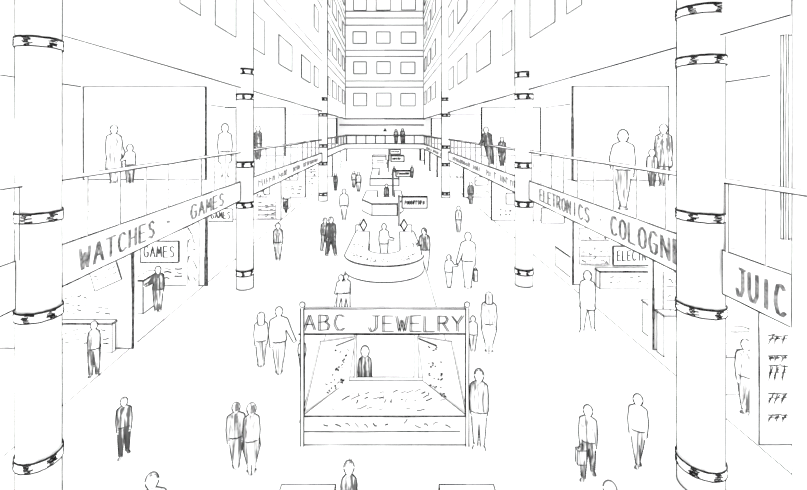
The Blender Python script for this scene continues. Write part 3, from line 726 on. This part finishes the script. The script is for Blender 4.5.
    def garment(name, grp, grow, mat, contour, parent, vx=None, km=M_, extra=None, kf=1):
        mb = MB(); v, f = hulls_mesh(grp, grow, vx or voxel*1.3); mb.add(shift(v), f, mat); nb = len(f)
        cm = MB()
        for c in contour: outline(cm, c, grow+.004*h, km, kk*kf, step)
        mb.add(shift(cm.v), cm.f, km)
        if extra:
            em = MB(); extra(em); o_ = len(mb.v); mb.v += shift(em.v)
            mb.f += [[i+o_ for i in f_] for f_ in em.f]; mb.m += em.m
        o = mb.build(name, parent); me = o.data
        me.polygons.foreach_set('use_smooth', [i < nb for i in range(len(me.polygons))])
        return o
    def face_bits(mb):
        q = hd
        if fx: n_ = Vector((fx, 0, 0)); sd = Vector((0, 1, 0))
        else: n_ = Vector((0, fy, 0)); sd = Vector((1, 0, 0))
        R_ = .06*headk*h if not fx else .052*headk*h
        for s in (-1, 1):
            mb.ball(q + n_*R_*.93 + sd*s*.02*h + Vector((0, 0, .006*h)), .0045*h, D_, 6)
            mb.ball(q + sd*s*(.052*headk if not fx else .06*headk)*h, .012*h, P_, 6)
        mb.raw(q + n_*R_*.95 + Vector((0, 0, .004*h)), q + n_*(R_+.010*h) + Vector((0, 0, -.018*h)), .004*h, .009*h, P_, 6)
        mb.raw(q + n_*R_*.88 - sd*.013*h + Vector((0, 0, -.036*h)), q + n_*R_*.88 + sd*.013*h + Vector((0, 0, -.036*h)), .003*h, .003*h, M_, 4)
    low = [[l_ for l_ in L] for L in lg]
    body = garment('person', head + neck + torso + arms[0] + arms[1] + hands_list(hands) + handf + lg[0] + lg[1] + feet[0] + feet[1], 0, P_,
                   [head] + ([[a] for a in hands] if near else []), None, voxel, M_, face_bits)
    body.data.transform(Matrix.Translation(-Vector((X, Y, zf)))); body.location = (X, Y, zf)
    tag(body, label, 'person', group)
    bpy.context.view_layer.update()
    g = .008*h
    top_m = (P_, H1, H2, H3)[tone]; leg_m = (P_, H1, H2, H3)[legtone]
    bodyh = torso + arms[0] + arms[1]
    hz = .55-coat if coat else .50
    def hem(mb):
        rx, ry = ((.06+.050)*h, .058*h) if coat else ((.045*hipw+.060)*h, .066*h)
        mb_pts = [J(0, 0, hz-.03*bool(coat)) + Vector((rx*math.cos(a*math.pi/9), ry*math.sin(a*math.pi/9), .004*h*math.sin(3*a))) for a in range(18)]
        for a_, b_ in zip(mb_pts, mb_pts[1:]+mb_pts[:1]): mb.raw(a_, b_, kk*.8, kk*.8, M_)
    if coat:
        sk = [[(J(-.045, 0, .55), .052*h), (J(.045, 0, .55), .052*h), (J(-.06, 0, .55-coat), .048*h), (J(.06, 0, .55-coat), .048*h)]]
        garment('coat', bodyh + sk, g, top_m, [torso + sk, arms[0], arms[1]], body, None, M_, hem)
    else: garment('top', bodyh, g, top_m, [torso, arms[0], arms[1]], body, None, M_, hem)
    if legs == 'trousers':
        hp = [[(J(-.042*hipw, 0, .50), .056*h), (J(.042*hipw, 0, .50), .056*h)]]
        garment('trousers', hp + lg[0] + lg[1], g*.8, leg_m, [lg[0], lg[1]], body)
    elif legs == 'skirt':
        sk = [[(J(-.045, 0, .53), .050*h), (J(.045, 0, .53), .050*h), (J(-.055, 0, .40), .05*h), (J(.055, 0, .40), .05*h)],
              [(J(-.055, 0, .40), .05*h), (J(.055, 0, .40), .05*h), (J(-.018, 0, .19), .035*h), (J(.018, 0, .19), .035*h)]]
        garment('skirt', sk, g, leg_m, [sk], body)
        lm = MB()
        for L in lg: outline(lm, [L[1]], .002*h, M_, kk*.8, step)
        lm.v = shift(lm.v); lm.build('stocking_seam', body)  # drawn silhouette strokes of the shins
    elif legs == 'short_skirt':
        sk = [[(J(-.045, 0, .53), .050*h), (J(.045, 0, .53), .050*h), (J(-.06, 0, .33), .04*h), (J(.06, 0, .33), .04*h)]]
        garment('skirt', sk, g, leg_m, [sk], body)
        lm = MB()
        for L in lg: outline(lm, L, .002*h, M_, kk*.8, step)
        lm.v = shift(lm.v); lm.build('stocking_seam', body)  # drawn silhouette strokes of both legs
    for F_ in feet: garment('shoe', F_, g*.4, P_ if legtone == 0 else H2, [F_] if near else [], body, voxel*1.3, M_, None, .8)
    if hair:
        back = -fy if not fx else 0
        hg = [[(hd + Vector((-fx*.012*h, back*.014*h, .016*h)), (.053*headk*h, .058*headk*h, .065*headk*h))]]
        if hairlen: hg.append([(hd + Vector((-fx*.02*h, back*.03*h, 0)), (.05*headk*h, .035*h, .05*h)), (hd + Vector((-fx*.02*h, back*.035*h, -hairlen*h)), (.05*h, .025*h, .02*h))])
        garment('hair', hg, .003*h, (P_, H1, H2, H3)[hair], [hg[1:]] if hairlen else [], body, voxel*1.5)
    return body
def hands_list(hs): return [list(x) for x in hs]
def bag(x, y0, y1, wpx, Y, label, name='handbag', cat='bag'):
    mb = MB(); X0, X1, z0, z1 = xpx(x-wpx/2, Y), xpx(x+wpx/2, Y), zpx(y1, Y), zpx(y0, Y)
    t = thing(name, label, cat, ((X0+X1)/2, Y, z0)); mb.box(X0, X1, Y-.05, Y+.05, z0, z1, m=H1, k=.45); mb.build('pouch', t)
    mb = MB(); c = (X0+X1)/2; mb.poly([Vector((c + (X1-X0)*.3*math.cos(a*.5236), Y, z1 + .09*math.sin(a*.5236))) for a in range(7)], M_, .45); mb.build('handle', t)
# upper walkways
person(114, 125, 183, 'adult in a long coat holding the hand of a child on the upper left walkway', 'u', tone=1, coat=.28, hair=1, aR=((.03, 0, -.17), (.05, 0, -.13)), legs='trousers', split=0)
person(130, 145, 184, 'child beside the adult in a long coat on the upper left walkway', 'u', tone=0, legtone=2, hair=1, aL=((-.05, 0, -.12), (-.07, 0, -.05)), headk=1.25)
person(225, 124, 178, 'walker with round head and knee length skirt near the mid left column, upstairs', 'u', tone=0, legs='short_skirt', legtone=0, hair=0, split=.0, headk=1.1, face=180)
person(258, 126, 161, 'dark narrow figure just right of the mid left column, upstairs', 'u', tone=3, hair=2, split=0, wide=.7)
person(492, 127, 166, 'dark figure leaning over the upper railing left of the mid right column', 'u', tone=3, hair=0, lean=-.16, aL=((-.05, -.02, -.13), (-.05, -.03, -.10)), split=.0)
person(502, 137, 167, 'second dark shorter figure close behind the leaning one at the upper railing', 'u', tone=3, hair=3, split=.0)
person(623, 130, 209, 'tall broad shouldered figure with crossed narrow legs on the upper right walkway', 'u', tone=0, legtone=1, hair=0, wide=1.15, crossed=.012, headk=1.1, aL=((-.04, 0, -.13), (-.0, 0, -.1)))
person(652, 150, 188, 'child standing between two adults on the upper right walkway', 'u', tone=2, legtone=3, hair=1, headk=1.25, split=0)
person(663.5, 124, 186, 'dark dressed adult in a long coat beside the nearest right column, upstairs', 'u', tone=2, hair=2, coat=.2, split=0)
person(396, 128.5, 144, 'left one of two tiny figures on the end balcony', 'u', Y=64.5, ph=2.0, tone=1, hair=1)
person(402.5, 127.5, 143, 'right one of two tiny figures on the end balcony', 'u', Y=64.5, ph=2.1, tone=2, hair=1, stride=.05)
# ground floor, far
person(353.8, 171, 188, 'left one of a tiny strolling pair left of the rectangular kiosk', tone=1, hair=2, split=0)
person(358.5, 172, 192, 'right one of a tiny strolling pair left of the rectangular kiosk', tone=1, hair=2, split=0)
person(335.5, 173, 191, 'tiny dark figure just right of the distant left column', tone=3, hair=3, split=0, wide=.7)
person(344, 189, 221, 'outlined figure with tapering legs walking left of the eight sided kiosk', tone=0, legtone=1, hair=1, split=-.015, wide=1.1)
person(325, 218, 251, 'dark walking figure, left one of the couple right of the jewelry fascia column', tone=2, hair=2, stride=.08, face=90)
person(331, 217, 256, 'dark walking figure, right one of the same couple', tone=3, hair=2, stride=.09, face=90)
person(278, 223, 261, 'dark dressed person standing alone just right of the mid left column, on the ground floor', tone=2, hair=1, split=0)
person(412, 163, 175, 'tiny dark figure at the end of the middle sized post sign', tone=2, hair=2, split=0, Y=56, ph=1.6)
person(394, 164, 175, 'tiny dark figure at the pole of the middle sized post sign', tone=3, hair=3, split=0, Y=56, ph=1.5)
person(386.5, 184, 206, 'tiny dark vendor standing inside the eight sided kiosk', tone=3, hair=3, split=0, Y=35.8, ph=1.7, wide=.7)
person(384, 224, 262, 'vendor with one arm held out, inside the round kiosk', tone=0, legtone=0, hair=0, Y=20.3, ph=1.78, aR=((.03, 0, -.15), (.13, -.02, -.02)))
person(426.5, 228, 271, 'dark haired shopper leaning against the side of the round kiosk', tone=2, legtone=0, hair=3, face=-90, lean=-.06, aL=((-.03, -.02, -.13), (-.07, -.02, -.04)), stride=.02)
person(458.5, 206, 233, 'small thin grey figure walking between the round kiosk and the mid right column', tone=1, hair=1, split=0, wide=.8)
person(470.7, 182, 205, 'dark figure in front of the second right shop bay', tone=3, hair=2, split=0)
person(468, 232, 289, 'large adult seen from behind holding a child by the hand and a bag', tone=0, legtone=0, hair=0, wide=1.15, split=.0, face=180, hipw=1.1, aL=((-.05, 0, -.16), (-.04, 0, -.13)))
person(449, 255, 288, 'small child walking hand in hand with a large adult', tone=0, legtone=0, hair=1, headk=1.15, face=180, aR=((.06, 0, -.1), (.12, 0, .02)), split=0)
bag(475.5, 270, 281, 4, 16.95, 'narrow bag in the hand of the large adult with a child')
person(341, 275, 311, 'left one of two small figures huddled together above the booth sign', tone=0, hair=1, stride=.07, face=90, headk=1.1, aL=((-.04, 0, -.15), (-.04, 0, -.13)))
person(346, 274, 311, 'right one of two small figures huddled together above the booth sign', tone=1, legtone=0, hair=1, stride=.06, face=90)
person(587.5, 271, 330, 'person in a long plain dress walking before the electronics shop', tone=0, hair=1, hairlen=.06, face=0, stride=.1, coat=.16, legtone=0, split=.06, headk=1.1)
person(286, 197, 210, 'tiny dark figure seated by the second bay shop counter', tone=3, hair=3, split=0, Y=32.5, ph=1.0)
# shops
person(158, 266, 312, 'dark hatched shopper standing at the games shop counter', tone=3, legtone=2, hair=3, split=.01, aL=((-.07, 0, -.12), (-.09, 0, -.04)))
person(94, 321, 375, 'slim person with narrow grey legs before the watches display case', tone=1, legtone=2, hair=1, wide=.65, split=.03)
person(746, 339, 412, 'customer with crossed arms standing in the juice shop by the menu board', tone=1, legtone=2, hair=1, wide=.95, split=0)
# ground floor, near
person(261, 313, 367, 'person with long pointed hair and a shorter build in the couple left of the booth', tone=0, legtone=1, hair=1, hairlen=.11, headk=1.25, split=0, face=180)
person(279, 306, 375, 'broad shouldered person of the couple left of the booth, seen from behind', tone=0, legtone=1, hair=0, wide=1.25, split=-.015, face=180, aR=((.06, 0, -.15), (.06, 0, -.13)), headk=.9)
person(302, 338, 369, 'child half hidden behind the left post of the jewelry booth', tone=0, legtone=1, hair=1, split=0, headk=1.1)
person(473, 316, 352, 'child half hidden behind the right post of the jewelry booth', tone=0, legtone=1, hair=1, split=0, headk=1.1)
person(489, 292, 354, 'hatched woman in a narrow skirt walking right of the booth sign', tone=1, legs='skirt', legtone=0, hair=1, hairlen=.08, face=180, split=0)
person(479, 369, 446, 'person in a loose jacket standing against the right post of the booth', tone=1, legtone=0, hair=2, headk=1.1, split=.02, coat=.06, wide=.95)
person(365, 348, 420, 'vendor standing inside the jewelry booth', tone=2, legtone=2, hair=0, Y=9.62, ph=1.38, headk=1.15, split=0, wide=.7)
person(236, 402, 469, 'hatched person with broad shoulders, left one of the near couple', tone=1, legtone=1, hair=1, wide=1.2, split=-.01, face=180)
person(251.5, 403, 475, 'hatched woman in a long narrow skirt, right one of the near couple', tone=1, legs='skirt', legtone=1, hair=1, face=180, split=0, wide=.85, headk=1.1)
person(124, 397, 454, 'lone person with hatched clothes and dark trousers walking in front of the nearest left column', tone=2, legtone=3, hair=1, stride=.08, split=.03, face=0)
person(588, 405, 475, 'walking person carrying a square bag, grey hatched arm', tone=1, legtone=2, hair=0, stride=.12, split=.04, headk=1.1)
bag(581, 449, 463, 9, 7.8, 'square bag carried by the walking person at the bottom right')
person(638, 394, 464, 'person with a triangular upper body and crossed legs near the nearest right column', tone=0, legtone=1, hair=0, wide=1.05, crossed=.02, stride=.06, headk=1.1)
person(152, 472, 560, 'head and shoulders of a person cut off by the bottom edge, left side', tone=0, hair=1, Y=5.99, ph=1.45, wide=1.1)
person(349, 460, 540, 'dark hatched head and shoulders at the bottom edge in front of the booth', tone=2, hair=2, Y=6.41, ph=1.3, wide=.5, hipw=.7)
person(610, 480, 560, 'top of a plain head at the bottom edge near the person with the bag', tone=0, hair=0, Y=5.85, ph=1.45)
